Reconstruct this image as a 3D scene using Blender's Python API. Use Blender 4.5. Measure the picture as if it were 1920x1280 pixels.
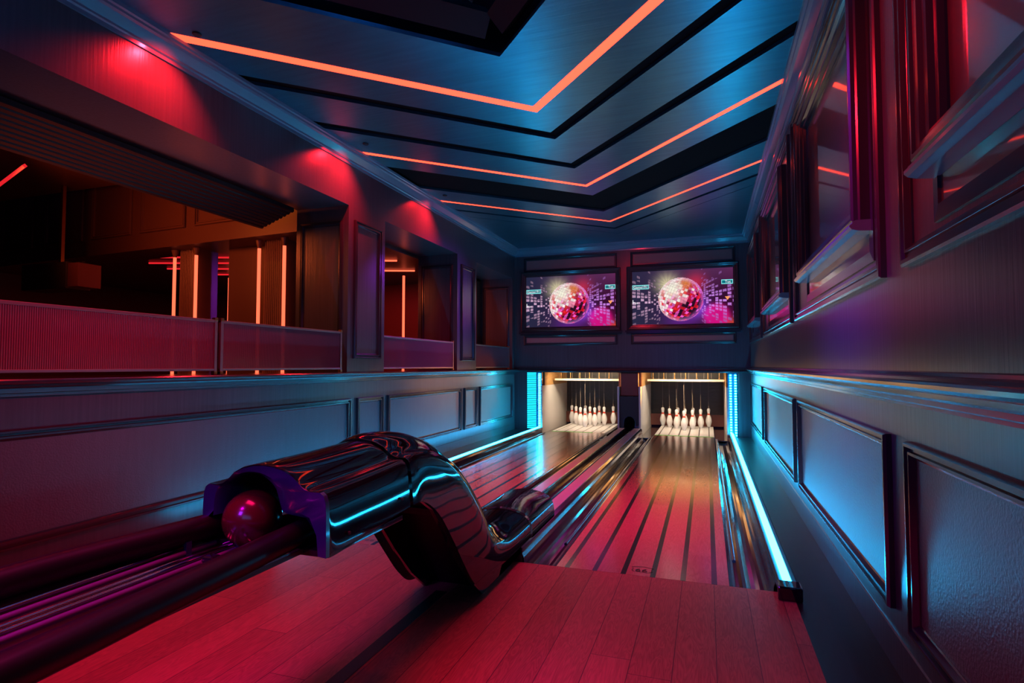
import bpy, bmesh, math, random
import numpy as np
from mathutils import Vector, Matrix
random.seed(4)
for o in list(bpy.data.objects):
    bpy.data.objects.remove(o)
SC = bpy.context.scene
COL = SC.collection
PI = math.pi

# ---------------------------------------------------------------- camera
cam_data = bpy.data.cameras.new('camera')
cam_data.sensor_width = 36
cam_data.lens = 1073 / 1920 * 36
cam_data.clip_start = 0.05
cam = bpy.data.objects.new('camera', cam_data)
COL.objects.link(cam)
R_ = Vector((0.94681054, 0.32179155, 0))
U_ = Vector((0.0134836, -0.03967293, 0.99912174))
F_ = Vector((-0.32150893, 0.94597899, 0.04190166))
cm = Matrix((R_, U_, -F_)).transposed().to_4x4()
cm.translation = Vector((0, 0, 1.25))
cam.matrix_world = cm
SC.camera = cam
SC.view_settings.view_transform = 'Standard'
SC.view_settings.look = 'None'
SC.view_settings.exposure = 0
SC.view_settings.gamma = 1
SC.view_settings.use_curve_mapping = False

# ---------------------------------------------------------------- world and unseen coloured lights, no fixtures modelled
w = bpy.data.worlds.new('world')
SC.world = w
w.use_nodes = True
w.node_tree.nodes['Background'].inputs[0].default_value = (0.003, 0.001, 0.004, 1)
w.node_tree.nodes['Background'].inputs[1].default_value = 1.0


def area(loc, aim, sx, sy, power, color, spread=PI):
    d = bpy.data.lights.new('area_light', 'AREA')
    d.shape = 'RECTANGLE'; d.size = sx; d.size_y = sy; d.energy = power; d.color = color; d.spread = spread
    o = bpy.data.objects.new('area_light', d)
    o.location = loc
    o.rotation_euler = (Vector(aim) - Vector(loc)).to_track_quat('-Z', 'Y').to_euler()
    COL.objects.link(o)
    return o


def spot(loc, aim, power, color, ang=60, blend=1.0, r=0.02):
    d = bpy.data.lights.new('spot_light', 'SPOT')
    d.energy = power; d.color = color; d.spot_size = math.radians(ang); d.spot_blend = blend; d.shadow_soft_size = r
    o = bpy.data.objects.new('spot_light', d)
    o.location = loc
    o.rotation_euler = (Vector(aim) - Vector(loc)).to_track_quat('-Z', 'Y').to_euler()
    COL.objects.link(o)
    return o


area((-1.9, -0.2, 2.6), (-1.0, 0.9, 0.0), 0.4, 0.4, 5, (1, 0.0, 0.9), 0.9)  # added magenta fill for the near floor
RED = (1, 0.005, 0.12)
area((-1.3, 1.2, 3.45), (-1.3, 1.4, 0), 1.4, 1.4, 22, RED, 1.25)
area((-0.6, 4.6, 3.45), (-0.6, 5.0, 0), 0.8, 1.6, 20, (1, 0.006, 0.26), 1.0)
area((-2.2, 6.0, 3.45), (-2.2, 6.2, 0), 0.8, 2.0, 13, (1, 0.02, 0.05), 1.0)
area((-0.4, 2.2, 3.4), (-3.6, 2.6, 1.2), 0.6, 0.6, 7, (1, 0.01, 0.10), 0.8)  # added red wash on the left railing and lower wall
BLUE = (0.02, 0.25, 1)
area((-0.6, -0.7, 1.6), (-0.9, 4.5, 3.6), 1.5, 0.8, 5, BLUE, 2.0)  # unseen blue uplight added behind the camera for the ceiling
area((-1.9, -0.9, 2.2), (-1.4, 1.5, 0.8), 0.6, 0.6, 3.4, (0.34, 0.02, 1.0), 1.1)
area((-1.45, 3.0, 3.4), (0.72, 3.6, 1.6), 0.3, 0.8, 9, (0.30, 0.03, 1.0), 0.7)  # added violet wash, stands in for television reflections on the right wall
area((-1.45, 9.2, 3.1), (-3.6, 7.6, 1.9), 0.3, 0.3, 8, (0.42, 0.04, 1.0), 0.9)  # violet fill added to colour the left pillars
spot((-1.45, 7.6, 3.5), (-1.45, 10.75, 1.7), 70, (1, 0.02, 0.05), 75, 1.0, 0.1)  # added spot that reddens the back wall
area((-1.55, 2.9, 3.66), (-1.5, 2.7, 4.2), 0.3, 0.3, 16, (0.02, 0.3, 1))  # hidden blue fill added to brighten the inside of the ceiling opening
spot((-1.6, 1.9, 3.4), (0.72, 2.62, 2.30), 420, (1, 0.01, 0.03), 42, 1.0, 0.05)  # added red spot on the wall strip between the nearest mirrors

spot((-0.2, 11.2, 1.0), (-3.6, 9.0, 0.6), 300, (1, 0.42, 0.10), 48, 1.0, 0.05)  # added boost from the right pit, golds the far left panels
spot((-2.6, 11.2, 1.0), (0.725, 9.2, 0.7), 200, (1, 0.42, 0.10), 44, 1.0, 0.05)  # matching boost added in the left pit for the right panels
area((-5.2, 3.2, 0.6), (-3.95, 3.4, 2.97), 0.5, 2.0, 9, (1, 0.12, 0.06), 1.0)  # unseen uplight added to redden the soffit of the left opening

# ---------------------------------------------------------------- materials


def mat(name, base, rough=0.5, metal=0.0, spec=0.5, coat=0.0, coat_rough=0.05, emit=None, es=0.0, bump=None, var=None):
    """bump = (scale xyz, strength); var = (scale xyz, amount) darkens / lightens the own colour"""
    m = bpy.data.materials.new(name)
    m.use_nodes = True
    nt = m.node_tree
    b = nt.nodes['Principled BSDF']
    b.inputs['Base Color'].default_value = (*base, 1)
    b.inputs['Roughness'].default_value = rough
    b.inputs['Metallic'].default_value = metal
    b.inputs['Specular IOR Level'].default_value = spec
    b.inputs['Coat Weight'].default_value = coat
    b.inputs['Coat Roughness'].default_value = coat_rough
    if emit:
        b.inputs['Emission Color'].default_value = (*emit, 1)
        b.inputs['Emission Strength'].default_value = es
    tc = None
    if bump or var:
        tc = nt.nodes.new('ShaderNodeTexCoord')
    if bump:
        mp = nt.nodes.new('ShaderNodeMapping'); mp.inputs['Scale'].default_value = bump[0]
        n = nt.nodes.new('ShaderNodeTexNoise'); n.inputs['Scale'].default_value = 1; n.inputs['Detail'].default_value = 4
        bp = nt.nodes.new('ShaderNodeBump'); bp.inputs['Strength'].default_value = bump[1]; bp.inputs['Distance'].default_value = 0.01
        nt.links.new(tc.outputs['Object'], mp.inputs[0]); nt.links.new(mp.outputs[0], n.inputs['Vector'])
        nt.links.new(n.outputs['Fac'], bp.inputs['Height']); nt.links.new(bp.outputs[0], b.inputs['Normal'])
    if var:
        mp = nt.nodes.new('ShaderNodeMapping'); mp.inputs['Scale'].default_value = var[0]
        n = nt.nodes.new('ShaderNodeTexNoise'); n.inputs['Scale'].default_value = 1; n.inputs['Detail'].default_value = 5
        mr = nt.nodes.new('ShaderNodeMapRange'); mr.inputs[1].default_value = 0.3; mr.inputs[2].default_value = 0.7
        mr.inputs[3].default_value = 1 - var[1]; mr.inputs[4].default_value = 1 + var[1]
        mx = nt.nodes.new('ShaderNodeVectorMath'); mx.operation = 'SCALE'; mx.inputs[0].default_value = base
        nt.links.new(tc.outputs['Object'], mp.inputs[0]); nt.links.new(mp.outputs[0], n.inputs['Vector'])
        nt.links.new(n.outputs['Fac'], mr.inputs[0]); nt.links.new(mr.outputs[0], mx.inputs['Scale'])
        nt.links.new(mx.outputs[0], b.inputs['Base Color'])
    return m


def plank_mat(name, c1, c2, x0, pitch, seam, rough, stripes=None, stripe_col=(0.02, 0.015, 0.02), cross=1.9, coat=0.0, coat_rough=0.1, spec=0.5):
    m = bpy.data.materials.new(name)
    m.use_nodes = True
    nt = m.node_tree; N = nt.nodes.new; L = nt.links.new
    b = nt.nodes['Principled BSDF']
    tc = N('ShaderNodeTexCoord'); sp = N('ShaderNodeSeparateXYZ'); L(tc.outputs['Object'], sp.inputs[0])

    def mth(op, a, bb=None, c=None):
        n = N('ShaderNodeMath'); n.operation = op
        for i, v in enumerate((a, bb, c)):
            if v is None: continue
            if isinstance(v, (int, float)): n.inputs[i].default_value = v
            else: L(v, n.inputs[i])
        return n.outputs[0]
    q = mth('DIVIDE', mth('SUBTRACT', sp.outputs['X'], x0), pitch)
    idx = mth('FLOOR', q); fr = mth('FRACT', q)
    wn = N('ShaderNodeTexWhiteNoise'); wn.noise_dimensions = '1D'; L(idx, wn.inputs['W'])
    yq = mth('ADD', mth('DIVIDE', sp.outputs['Y'], cross), wn.outputs['Value'])
    yf = mth('FRACT', yq); yi = mth('FLOOR', yq)
    wn2 = N('ShaderNodeTexWhiteNoise'); wn2.noise_dimensions = '2D'
    cb = N('ShaderNodeCombineXYZ'); L(idx, cb.inputs[0]); L(yi, cb.inputs[1]); L(cb.outputs[0], wn2.inputs['Vector'])
    # grain
    cb2 = N('ShaderNodeCombineXYZ'); L(mth('MULTIPLY', sp.outputs['X'], 14), cb2.inputs[0]); L(mth('MULTIPLY', sp.outputs['Y'], 1.6), cb2.inputs[1]); L(mth('MULTIPLY', wn2.outputs['Value'], 40), cb2.inputs[2])
    gn = N('ShaderNodeTexNoise'); gn.inputs['Scale'].default_value = 1.3; gn.inputs['Detail'].default_value = 3; gn.inputs['Distortion'].default_value = 0.6; L(cb2.outputs[0], gn.inputs['Vector'])
    rings = mth('FRACT', mth('MULTIPLY', gn.outputs['Fac'], 14))
    rr = mth('ABSOLUTE', mth('SUBTRACT', rings, 0.5))
    fine = N('ShaderNodeTexNoise'); fine.inputs['Scale'].default_value = 4; fine.inputs['Detail'].default_value = 4
    cb3 = N('ShaderNodeCombineXYZ'); L(mth('MULTIPLY', sp.outputs['X'], 60), cb3.inputs[0]); L(mth('MULTIPLY', sp.outputs['Y'], 2), cb3.inputs[1]); L(cb3.outputs[0], fine.inputs['Vector'])
    t = mth('ADD', mth('MULTIPLY', rr, 0.7), mth('ADD', mth('MULTIPLY', fine.outputs['Fac'], 0.5), mth('MULTIPLY', wn2.outputs['Value'], 0.35)))
    mix = N('ShaderNodeMix'); mix.data_type = 'RGBA'; L(t, mix.inputs[0]); mix.inputs[6].default_value = (*c1, 1); mix.inputs[7].default_value = (*c2, 1)
    out = mix.outputs[2]
    s1 = mth('LESS_THAN', mth('MULTIPLY', fr, pitch), seam)
    s2 = mth('LESS_THAN', mth('MULTIPLY', yf, cross), seam * 0.9)
    sm = mth('MAXIMUM', s1, s2)
    mx = N('ShaderNodeMix'); mx.data_type = 'RGBA'; L(mth('MULTIPLY', sm, 0.85), mx.inputs[0]); L(out, mx.inputs[6]); mx.inputs[7].default_value = (0.03, 0.02, 0.02, 1)
    out = mx.outputs[2]
    if stripes:
        st = mth('LESS_THAN', mth('ABSOLUTE', mth('SUBTRACT', mth('FRACT', mth('ADD', q, 0.5)), 0.5)), stripes / pitch / 2)
        m3 = N('ShaderNodeMix'); m3.data_type = 'RGBA'; L(st, m3.inputs[0]); L(out, m3.inputs[6]); m3.inputs[7].default_value = (*stripe_col, 1)
        out = m3.outputs[2]
    L(out, b.inputs['Base Color'])
    b.inputs['Roughness'].default_value = rough
    b.inputs['Specular IOR Level'].default_value = spec
    b.inputs['Coat Weight'].default_value = coat; b.inputs['Coat Roughness'].default_value = coat_rough
    return m


PITCH = 0.1727
M = {}
M['approach'] = plank_mat('approach_wood', (0.15, 0.055, 0.032), (0.54, 0.23, 0.14), 0.105 - 0.084, PITCH, 0.0035, 0.42, cross=2.6)
M['lane'] = plank_mat('lane_wood', (0.28, 0.11, 0.06), (0.56, 0.26, 0.15), -0.0932, PITCH, 0.0, 0.24, stripes=0.031, stripe_col=(0.006, 0.004, 0.006), cross=4.4, coat=0.5, coat_rough=0.12)
M['lane_white'] = plank_mat('deck_boards', (0.62, 0.62, 0.64), (0.8, 0.8, 0.82), -0.0932, PITCH, 0.0, 0.3, stripes=0.02, cross=9)
M['side_boards'] = plank_mat('dark_floor_boards', (0.006, 0.006, 0.009), (0.017, 0.016, 0.022), 0.43, 0.118, 0.004, 0.30, cross=1.7)
M['wall'] = mat('dark_stained_panelling', (0.056, 0.064, 0.078), 0.29, coat=0.1, coat_rough=0.2, bump=((60, 60, 2.5), 0.10), var=((45, 45, 1.3), 0.16))
M['mould'] = mat('dark_lacquered_moulding', (0.028, 0.028, 0.036), 0.2, coat=0.4, coat_rough=0.12)
M['crown'] = mat('moulding_led_tint', (0.11, 0.22, 0.29), 0.22, coat=0.4, coat_rough=0.1)  # blue of the LED reflection is put into the base colour
M['inset'] = mat('leather_panel_inset', (0.090, 0.092, 0.108), 0.38, bump=((90, 90, 90), 0.25), var=((30, 30, 3), 0.06))
M['plate'] = mat('grey_fabric_inset', (0.30, 0.15, 0.15), 0.6, bump=((80, 80, 80), 0.1))
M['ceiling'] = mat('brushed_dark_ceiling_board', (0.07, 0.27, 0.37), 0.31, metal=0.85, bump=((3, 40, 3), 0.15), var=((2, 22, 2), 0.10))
M['void'] = mat('black_void', (0.006, 0.005, 0.006), 0.9, spec=0.1)
M['rock'] = mat('dark_roof_lining', (0.12, 0.15, 0.18), 0.6, bump=((8, 8, 8), 0.8))
M['black'] = mat('black_matte', (0.012, 0.011, 0.013), 0.5)
M['gloss'] = mat('black_gloss_shell', (0.008, 0.006, 0.012), 0.05, coat=1.0, coat_rough=0.015)
M['rim'] = mat('purple_shell_rim', (0.02, 0.018, 0.085), 0.3, coat=0.6, coat_rough=0.08)
M['gutter'] = mat('dark_gutter_plastic', (0.035, 0.033, 0.045), 0.14, coat=0.8, coat_rough=0.06)
M['track'] = mat('lilac_track_plastic', (0.42, 0.36, 0.5), 0.32)
M['rail_blue'] = mat('dark_blue_rail', (0.02, 0.05, 0.11), 0.2, coat=0.6)
M['pad'] = mat('black_rack_padding', (0.006, 0.005, 0.006), 0.34, spec=0.3)
M['chrome'] = mat('polished_rail_metal', (0.5, 0.45, 0.5), 0.12, metal=1.0)
M['purple'] = mat('purple_rack_rail', (0.10, 0.04, 0.12), 0.2)
M['ball'] = mat('red_bowling_ball', (0.075, 0.006, 0.010), 0.22, coat=0.5)
M['pin'] = mat('white_pin', (0.80, 0.80, 0.82), 0.3)
M['pinband'] = mat('red_pin_band', (0.75, 0.08, 0.04), 0.35)
M['cord'] = mat('pin_cord', (0.26, 0.20, 0.15), 0.5)
M['brass'] = mat('aged_brass', (0.55, 0.33, 0.12), 0.3, metal=1.0)
M['steel'] = mat('brushed_railing_metal', (0.34, 0.24, 0.23), 0.35, metal=0.8)
M['kick'] = mat('white_kickback', (0.60, 0.58, 0.57), 0.45)
M['plywood'] = mat('plywood', (0.50, 0.27, 0.10), 0.5, var=((3, 3, 40), 0.2))
M['curtain'] = mat('dark_pit_curtain', (0.045, 0.036, 0.028), 0.4, bump=((4, 4, 18), 0.6))
M['darkbox'] = mat('charcoal_box', (0.02, 0.022, 0.024), 0.45)
M['copper'] = mat('copper_brown_column', (0.16, 0.05, 0.035), 0.35)
M['barwhite'] = mat('cream_bar', (0.75, 0.6, 0.42), 0.4)
M['speaker'] = mat('speaker_cabinet', (0.05, 0.045, 0.03), 0.6)
M['speakerside'] = mat('speaker_side_panel', (0.18, 0.06, 0.07), 0.5)
M['mirror'] = mat('dark_mirror_glass', (0.05, 0.02, 0.025), 0.34, spec=1.0, coat=1.0, coat_rough=0.04)
M['green'] = mat('green_edge_tape', (0.10, 0.75, 0.08), 0.5)
M['ink'] = mat('dark_printed_ink', (0.012, 0.005, 0.008), 0.4)
M['farwall'] = mat('far_panelling', (0.10, 0.05, 0.035), 0.4, bump=((60, 60, 2), 0.1))
M['flute'] = mat('fluted_bronze', (0.16, 0.09, 0.06), 0.35)
M['cyan'] = mat('cyan_led', (0, 0, 0), 0.5, emit=(0.013, 0.45, 0.98), es=44)
M['cyan_dots'] = mat('cyan_led_diodes', (0, 0, 0), 0.5, emit=(0.012, 0.55, 0.88), es=60)
M['cyan_bar'] = mat('cyan_reflection_glow', (0, 0, 0), 0.5, emit=(0.01, 0.62, 0.82), es=1.9)  # emission stands in for diode light reflected by ribbed metal
M['orange'] = mat('orange_led', (0, 0, 0), 0.5, emit=(1.0, 0.040, 0.017), es=5.5)
M['pinkled'] = mat('salmon_led', (0, 0, 0), 0.5, emit=(1.0, 0.11, 0.05), es=2.2)
M['redled'] = mat('dim_red_led', (0, 0, 0), 0.5, emit=(1.0, 0.02, 0.03), es=0.8)


def glass_mat(name, ribs):
    m = bpy.data.materials.new(name); m.use_nodes = True
    nt = m.node_tree; N = nt.nodes.new; L = nt.links.new
    b = nt.nodes['Principled BSDF']; out = nt.nodes['Material Output']
    b.inputs['Base Color'].default_value = (0.24, 0.07, 0.11, 1); b.inputs['Roughness'].default_value = 0.18
    b.inputs['Coat Weight'].default_value = 0.5
    tr = N('ShaderNodeBsdfTransparent'); tr.inputs[0].default_value = (0.8, 0.55, 0.6, 1)
    mx = N('ShaderNodeMixShader'); mx.inputs[0].default_value = 0.86
    L(tr.outputs[0], mx.inputs[1]); L(b.outputs[0], mx.inputs[2]); L(mx.outputs[0], out.inputs[0])
    if ribs:
        tc = N('ShaderNodeTexCoord'); wv = N('ShaderNodeTexWave'); wv.bands_direction = 'Y'; wv.inputs['Scale'].default_value = ribs; wv.inputs['Distortion'].default_value = 0
        bp = N('ShaderNodeBump'); bp.inputs['Strength'].default_value = 1; bp.inputs['Distance'].default_value = 0.012
        L(tc.outputs['Object'], wv.inputs[0]); L(wv.outputs['Fac'], bp.inputs['Height']); L(bp.outputs[0], b.inputs['Normal'])
        cr = N('ShaderNodeMix'); cr.data_type = 'RGBA'; L(wv.outputs['Fac'], cr.inputs[0])
        cr.inputs[6].default_value = (0.20, 0.09, 0.12, 1); cr.inputs[7].default_value = (0.50, 0.13, 0.20, 1); L(cr.outputs[2], b.inputs['Base Color'])
    return m


M['reeded'] = glass_mat('reeded_glass', 26)
M['reeded_fine'] = glass_mat('fine_reeded_glass', 40)


# ---------------------------------------------------------------- geometry helpers
def tag(o, label=None, cat=None, group=None, kind=None):
    if label: o['label'] = label
    if cat: o['category'] = cat
    if group: o['group'] = group
    if kind: o['kind'] = kind
    return o


def obj(name, bm, m, parent=None, smooth=False, loc=None):
    me = bpy.data.meshes.new(name)
    bmesh.ops.recalc_face_normals(bm, faces=bm.faces)
    bm.to_mesh(me); bm.free()
    for mm in (m if isinstance(m, (list, tuple)) else [m]): me.materials.append(mm)
    if smooth:
        for p in me.polygons: p.use_smooth = True
        me.set_sharp_from_angle(angle=math.radians(38))
    o = bpy.data.objects.new(name, me)
    COL.objects.link(o)
    if parent: o.parent = parent
    if loc: o.location = loc
    return o


def struct(name, bm, m, parent=None, **k):
    o = obj(name, bm, m, parent, **k)
    if parent is None: o['kind'] = 'structure'
    return o


def thing(name, loc, label, cat, group=None, rz=0):
    o = bpy.data.objects.new(name, None)
    o.location = loc; o.rotation_euler = (0, 0, rz); o.empty_display_size = 0.1
    COL.objects.link(o)
    return tag(o, label, cat, group)


def box(bm, x0, x1, y0, y1, z0, z1, mi=0):
    v = [bm.verts.new(p) for p in ((x0, y0, z0), (x1, y0, z0), (x1, y1, z0), (x0, y1, z0), (x0, y0, z1), (x1, y0, z1), (x1, y1, z1), (x0, y1, z1))]
    for f in ((0, 3, 2, 1), (4, 5, 6, 7), (0, 1, 5, 4), (1, 2, 6, 5), (2, 3, 7, 6), (3, 0, 4, 7)):
        bm.faces.new([v[i] for i in f]).material_index = mi
    return bm


def bx(x0, x1, y0, y1, z0, z1):
    return box(bmesh.new(), x0, x1, y0, y1, z0, z1)


def bevel(bm, w_, seg=2):
    bmesh.ops.bevel(bm, geom=list(bm.edges), offset=w_, segments=seg, affect='EDGES', profile=0.5)
    return bm


def extrude_profile(pts, a0, a1, axis='Y', bm=None, cap=True):
    """pts = closed (p, q) outline; swept along axis. Y: p->X q->Z; X: p->Y q->Z"""
    bm = bm or bmesh.new()
    rows = []
    for a in (a0, a1):
        rows.append([bm.verts.new((p, a, q) if axis == 'Y' else (a, p, q)) for p, q in pts])
    n = len(pts)
    for i in range(n):
        j = (i + 1) % n
        bm.faces.new((rows[0][i], rows[0][j], rows[1][j], rows[1][i]))
    if cap:
        bm.faces.new(rows[0]); bm.faces.new(rows[1][::-1])
    return bm


def ring(bm, mp, u0, u1, v0, v1, prof):
    """mitred moulding ring: prof = [(inset, height)...]; mp(u, v, h) -> xyz"""
    loops = []
    for ins, h in prof:
        a, b, c, d = u0 + ins, u1 - ins, v0 + ins, v1 - ins
        loops.append([bm.verts.new(mp(*p, h)) for p in ((a, c), (b, c), (b, d), (a, d))])
    for i in range(len(loops) - 1):
        for k in range(4):
            j = (k + 1) % 4
            bm.faces.new((loops[i][k], loops[i][j], loops[i + 1][j], loops[i + 1][k]))
    return bm


def quad(bm, mp, u0, u1, v0, v1, h, mi=0):
    f = bm.faces.new([bm.verts.new(mp(*p, h)) for p in ((u0, v0), (u1, v0), (u1, v1), (u0, v1))])
    f.material_index = mi
    return bm


def slab(bm, mp, u0, u1, v0, v1, h0, h1):
    """solid plate on a wall plane"""
    a = [bm.verts.new(mp(*p, h0)) for p in ((u0, v0), (u1, v0), (u1, v1), (u0, v1))]
    b = [bm.verts.new(mp(*p, h1)) for p in ((u0, v0), (u1, v0), (u1, v1), (u0, v1))]
    bm.faces.new(a[::-1]); bm.faces.new(b)
    for k in range(4):
        j = (k + 1) % 4
        bm.faces.new((a[k], a[j], b[j], b[k]))
    return bm


def lathe(bm, prof, n=20, c=(0, 0, 0)):
    rows = []
    for r, z in prof:
        rows.append([bm.verts.new((c[0] + r * math.cos(2 * PI * k / n), c[1] + r * math.sin(2 * PI * k / n), c[2] + z)) for k in range(n)])
    for i in range(len(rows) - 1):
        for k in range(n):
            j = (k + 1) % n
            bm.faces.new((rows[i][k], rows[i][j], rows[i + 1][j], rows[i + 1][k]))
    bm.faces.new(rows[0][::-1]); bm.faces.new(rows[-1])
    return bm


def tube(bm, pts, r, n=10):
    pts = [Vector(p) for p in pts]
    rows = []
    for i, p in enumerate(pts):
        d = (pts[min(i + 1, len(pts) - 1)] - pts[max(i - 1, 0)]).normalized()
        up = Vector((0, 0, 1)) if abs(d.z) < 0.95 else Vector((1, 0, 0))
        s = d.cross(up).normalized(); t = s.cross(d)
        rr = r[i] if isinstance(r, (list, tuple)) else r
        rows.append([bm.verts.new(p + s * rr * math.cos(2 * PI * k / n) + t * rr * math.sin(2 * PI * k / n)) for k in range(n)])
    for i in range(len(rows) - 1):
        for k in range(n):
            j = (k + 1) % n
            bm.faces.new((rows[i][k], rows[i][j], rows[i + 1][j], rows[i + 1][k]))
    bm.faces.new(rows[0][::-1]); bm.faces.new(rows[-1])
    return bm


def smooth_pts(pts, n=6):
    out = []
    P = [Vector(p) for p in pts]
    for i in range(len(P) - 1):
        p0 = P[max(i - 1, 0)]; p1 = P[i]; p2 = P[i + 1]; p3 = P[min(i + 2, len(P) - 1)]
        for k in range(n):
            t = k / n
            out.append(0.5 * ((2 * p1) + (p2 - p0) * t + (2 * p0 - 5 * p1 + 4 * p2 - p3) * t * t + (3 * p1 - p0 - 3 * p2 + p3) * t ** 3))
    out.append(P[-1])
    return out


XL, XR, YB, ZC, YN = -3.60, 0.725, 10.75, 3.55, -1.2
mR = lambda u, v, h: (XR - h, u, v)
mL = lambda u, v, h: (XL + h, u, v)
mB = lambda u, v, h: (u, YB - h, v)

# ---------------------------------------------------------------- floor
struct('floor', bx(XL - 0.1, 0.431, YN, 3.52, -0.15, 0), M['approach'])
bm = bx(0.431, XR + 0.05, YN, YB, -0.15, 0.0)
box(bm, XL - 0.1, -3.13, 3.52, YB, -0.15, 0.0)
struct('floor', bm, M['side_boards'])
struct('floor', bx(XL - 0.1, XR + 0.1, 3.52, 13.4, -0.35, -0.16), M['black'])
# black guide strip let into the approach
o = obj('approach_guide_strip', bx(-1.44, -1.375, YN, 2.93, 0.0, 0.0025), M['black'])
tag(o, 'black guide strip set in the pink-lit boards in front of the ball return', 'floor strip')

# ---------------------------------------------------------------- right wall
wallR = struct('wall_right', bx(XR, XR + 0.12, YN, YB + 0.1, 0, 4.2), M['wall'])
PAN = [(0, -0.02), (0, 0.020), (0.006, 0.032), (0.016, 0.032), (0.020, 0.016), (0.030, 0.016), (0.034, 0.026), (0.044, 0.026), (0.052, 0.006), (0.060, 0.004), (0.060, -0.02)]


def panel(mp, u0, u1, v0, v1, parent, insetmat='inset', prof=PAN):
    bm = bmesh.new(); ring(bm, mp, u0, u1, v0, v1, prof)
    p = obj('panel_moulding', bm, M['mould'], parent)
    if insetmat:
        bm = bmesh.new(); slab(bm, mp, u0 + 0.055, u1 - 0.055, v0 + 0.055, v1 - 0.055, -0.01, 0.003)
        obj('inset', bm, M[insetmat], p)
    return p


for a, b in ((-0.9, 2.53), (2.78, 5.22), (5.46, 8.07), (8.43, 10.55)):
    panel(mR, a, b, 0.25, 0.965, wallR)
# baseboard
bm = extrude_profile([(XR, 0), (XR - 0.006, 0), (XR - 0.006, 0.148), (XR, 0.153)], YN, YB)
struct('baseboard_right', bm, M['wall'])
# chair rail, stepped
cr = [(0, 1.095), (0.018, 1.10), (0.022, 1.112), (0.030, 1.118), (0.036, 1.135), (0.050, 1.145), (0.052, 1.160), (0.078, 1.168), (0.088, 1.178), (0.088, 1.190), (0.078, 1.198), (0.050, 1.200), (0.046, 1.210), (0.022, 1.216), (0.014, 1.226), (0, 1.230)]
struct('trim_1', extrude_profile([(XR - h, z) for h, z in cr], YN, YB), M['mould'])
# crown
crown = [(0, 3.40), (0.012, 3.40), (0.014, 3.425), (0.028, 3.432), (0.032, 3.445), (0.07, 3.50), (0.092, 3.508), (0.096, 3.522), (0.112, 3.528), (0.118, 3.55), (0, 3.55)]
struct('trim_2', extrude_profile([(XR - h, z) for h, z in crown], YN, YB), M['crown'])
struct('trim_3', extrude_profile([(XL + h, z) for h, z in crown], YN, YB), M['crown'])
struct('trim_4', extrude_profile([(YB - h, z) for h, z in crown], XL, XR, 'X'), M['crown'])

# framed mirrors on the right wall
OUT = [(0, -0.01), (0, 0.022), (0.008, 0.030), (0.022, 0.030), (0.028, 0.018), (0.040, 0.018), (0.046, 0.026), (0.056, 0.026), (0.066, 0.008), (0.074, 0.008), (0.074, -0.01)]
BOXF = [(0, 0.0), (0, 0.050), (0.006, 0.058), (0.010, 0.075), (0.020, 0.084), (0.034, 0.084), (0.040, 0.074), (0.062, 0.070), (0.072, 0.056), (0.090, 0.052), (0.098, 0.034), (0.112, 0.030), (0.118, 0.012), (0.118, 0.0)]
for (a, b, c, d), lab in zip(((-0.6, 2.51, -0.3, 2.19), (2.78, 5.27, 2.97, 4.72), (5.52, 8.10, 5.72, 7.55), (8.38, 10.50, 8.58, 10.05)),
                             ('large dark framed mirror on the right wall nearest the camera, cut by the top edge',
                              'dark framed mirror on the right wall with two orange light lines reflected in it',
                              'third framed mirror from the camera, with green and pink screen reflections',
                              'smallest, farthest framed mirror on the right wall beside the corner')):
    t = thing('framed_mirror', (XR, (a + b) / 2, 1.62), lab, 'mirror', 'framed mirrors on the right wall')
    mp = lambda u, v, h, a=a, b=b: (-h, u - (a + b) / 2, v - 1.62)
    bm = bmesh.new(); ring(bm, mp, a, b, 1.62, 3.30, OUT); obj('outer_moulding', bm, M['mould'], t)
    bm = bmesh.new(); ring(bm, mp, c - 0.03, d + 0.03, 1.72, 3.14, [(0, 0), (0, 0.008), (0.05, 0.012), (0.055, 0.004), (0.055, 0)]); obj('inner_trim', bm, M['mould'], t)
    bm = bmesh.new(); slab(bm, mp, c + 0.02, d - 0.02, 1.77, 3.09, -0.002, 0.0035); obj('mirror_glass', bm, M['mirror'], t)
    bm = bmesh.new(); ring(bm, mp, c, d, 1.90, 3.10, BOXF); obj('box_frame', bm, M['mould'], t)
    bm = bmesh.new()
    pr = [(0.004, 1.862), (0.060, 1.866), (0.086, 1.874), (0.096, 1.884), (0.096, 1.894), (0.084, 1.900), (0.084, 1.908), (0.070, 1.915), (0.004, 1.915)]
    rows = [[bm.verts.new(mp(y, z, h)) for h, z in pr] for y in (c - 0.008, d + 0.008)]
    for i in range(len(pr)):
        j = (i + 1) % len(pr); bm.faces.new((rows[0][i], rows[0][j], rows[1][j], rows[1][i]))
    bm.faces.new(rows[0]); bm.faces.new(rows[1][::-1])
    obj('ledge', bm, M['crown'], t)  # LED-blue tint again, imitates cyan light on the ledge front

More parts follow.
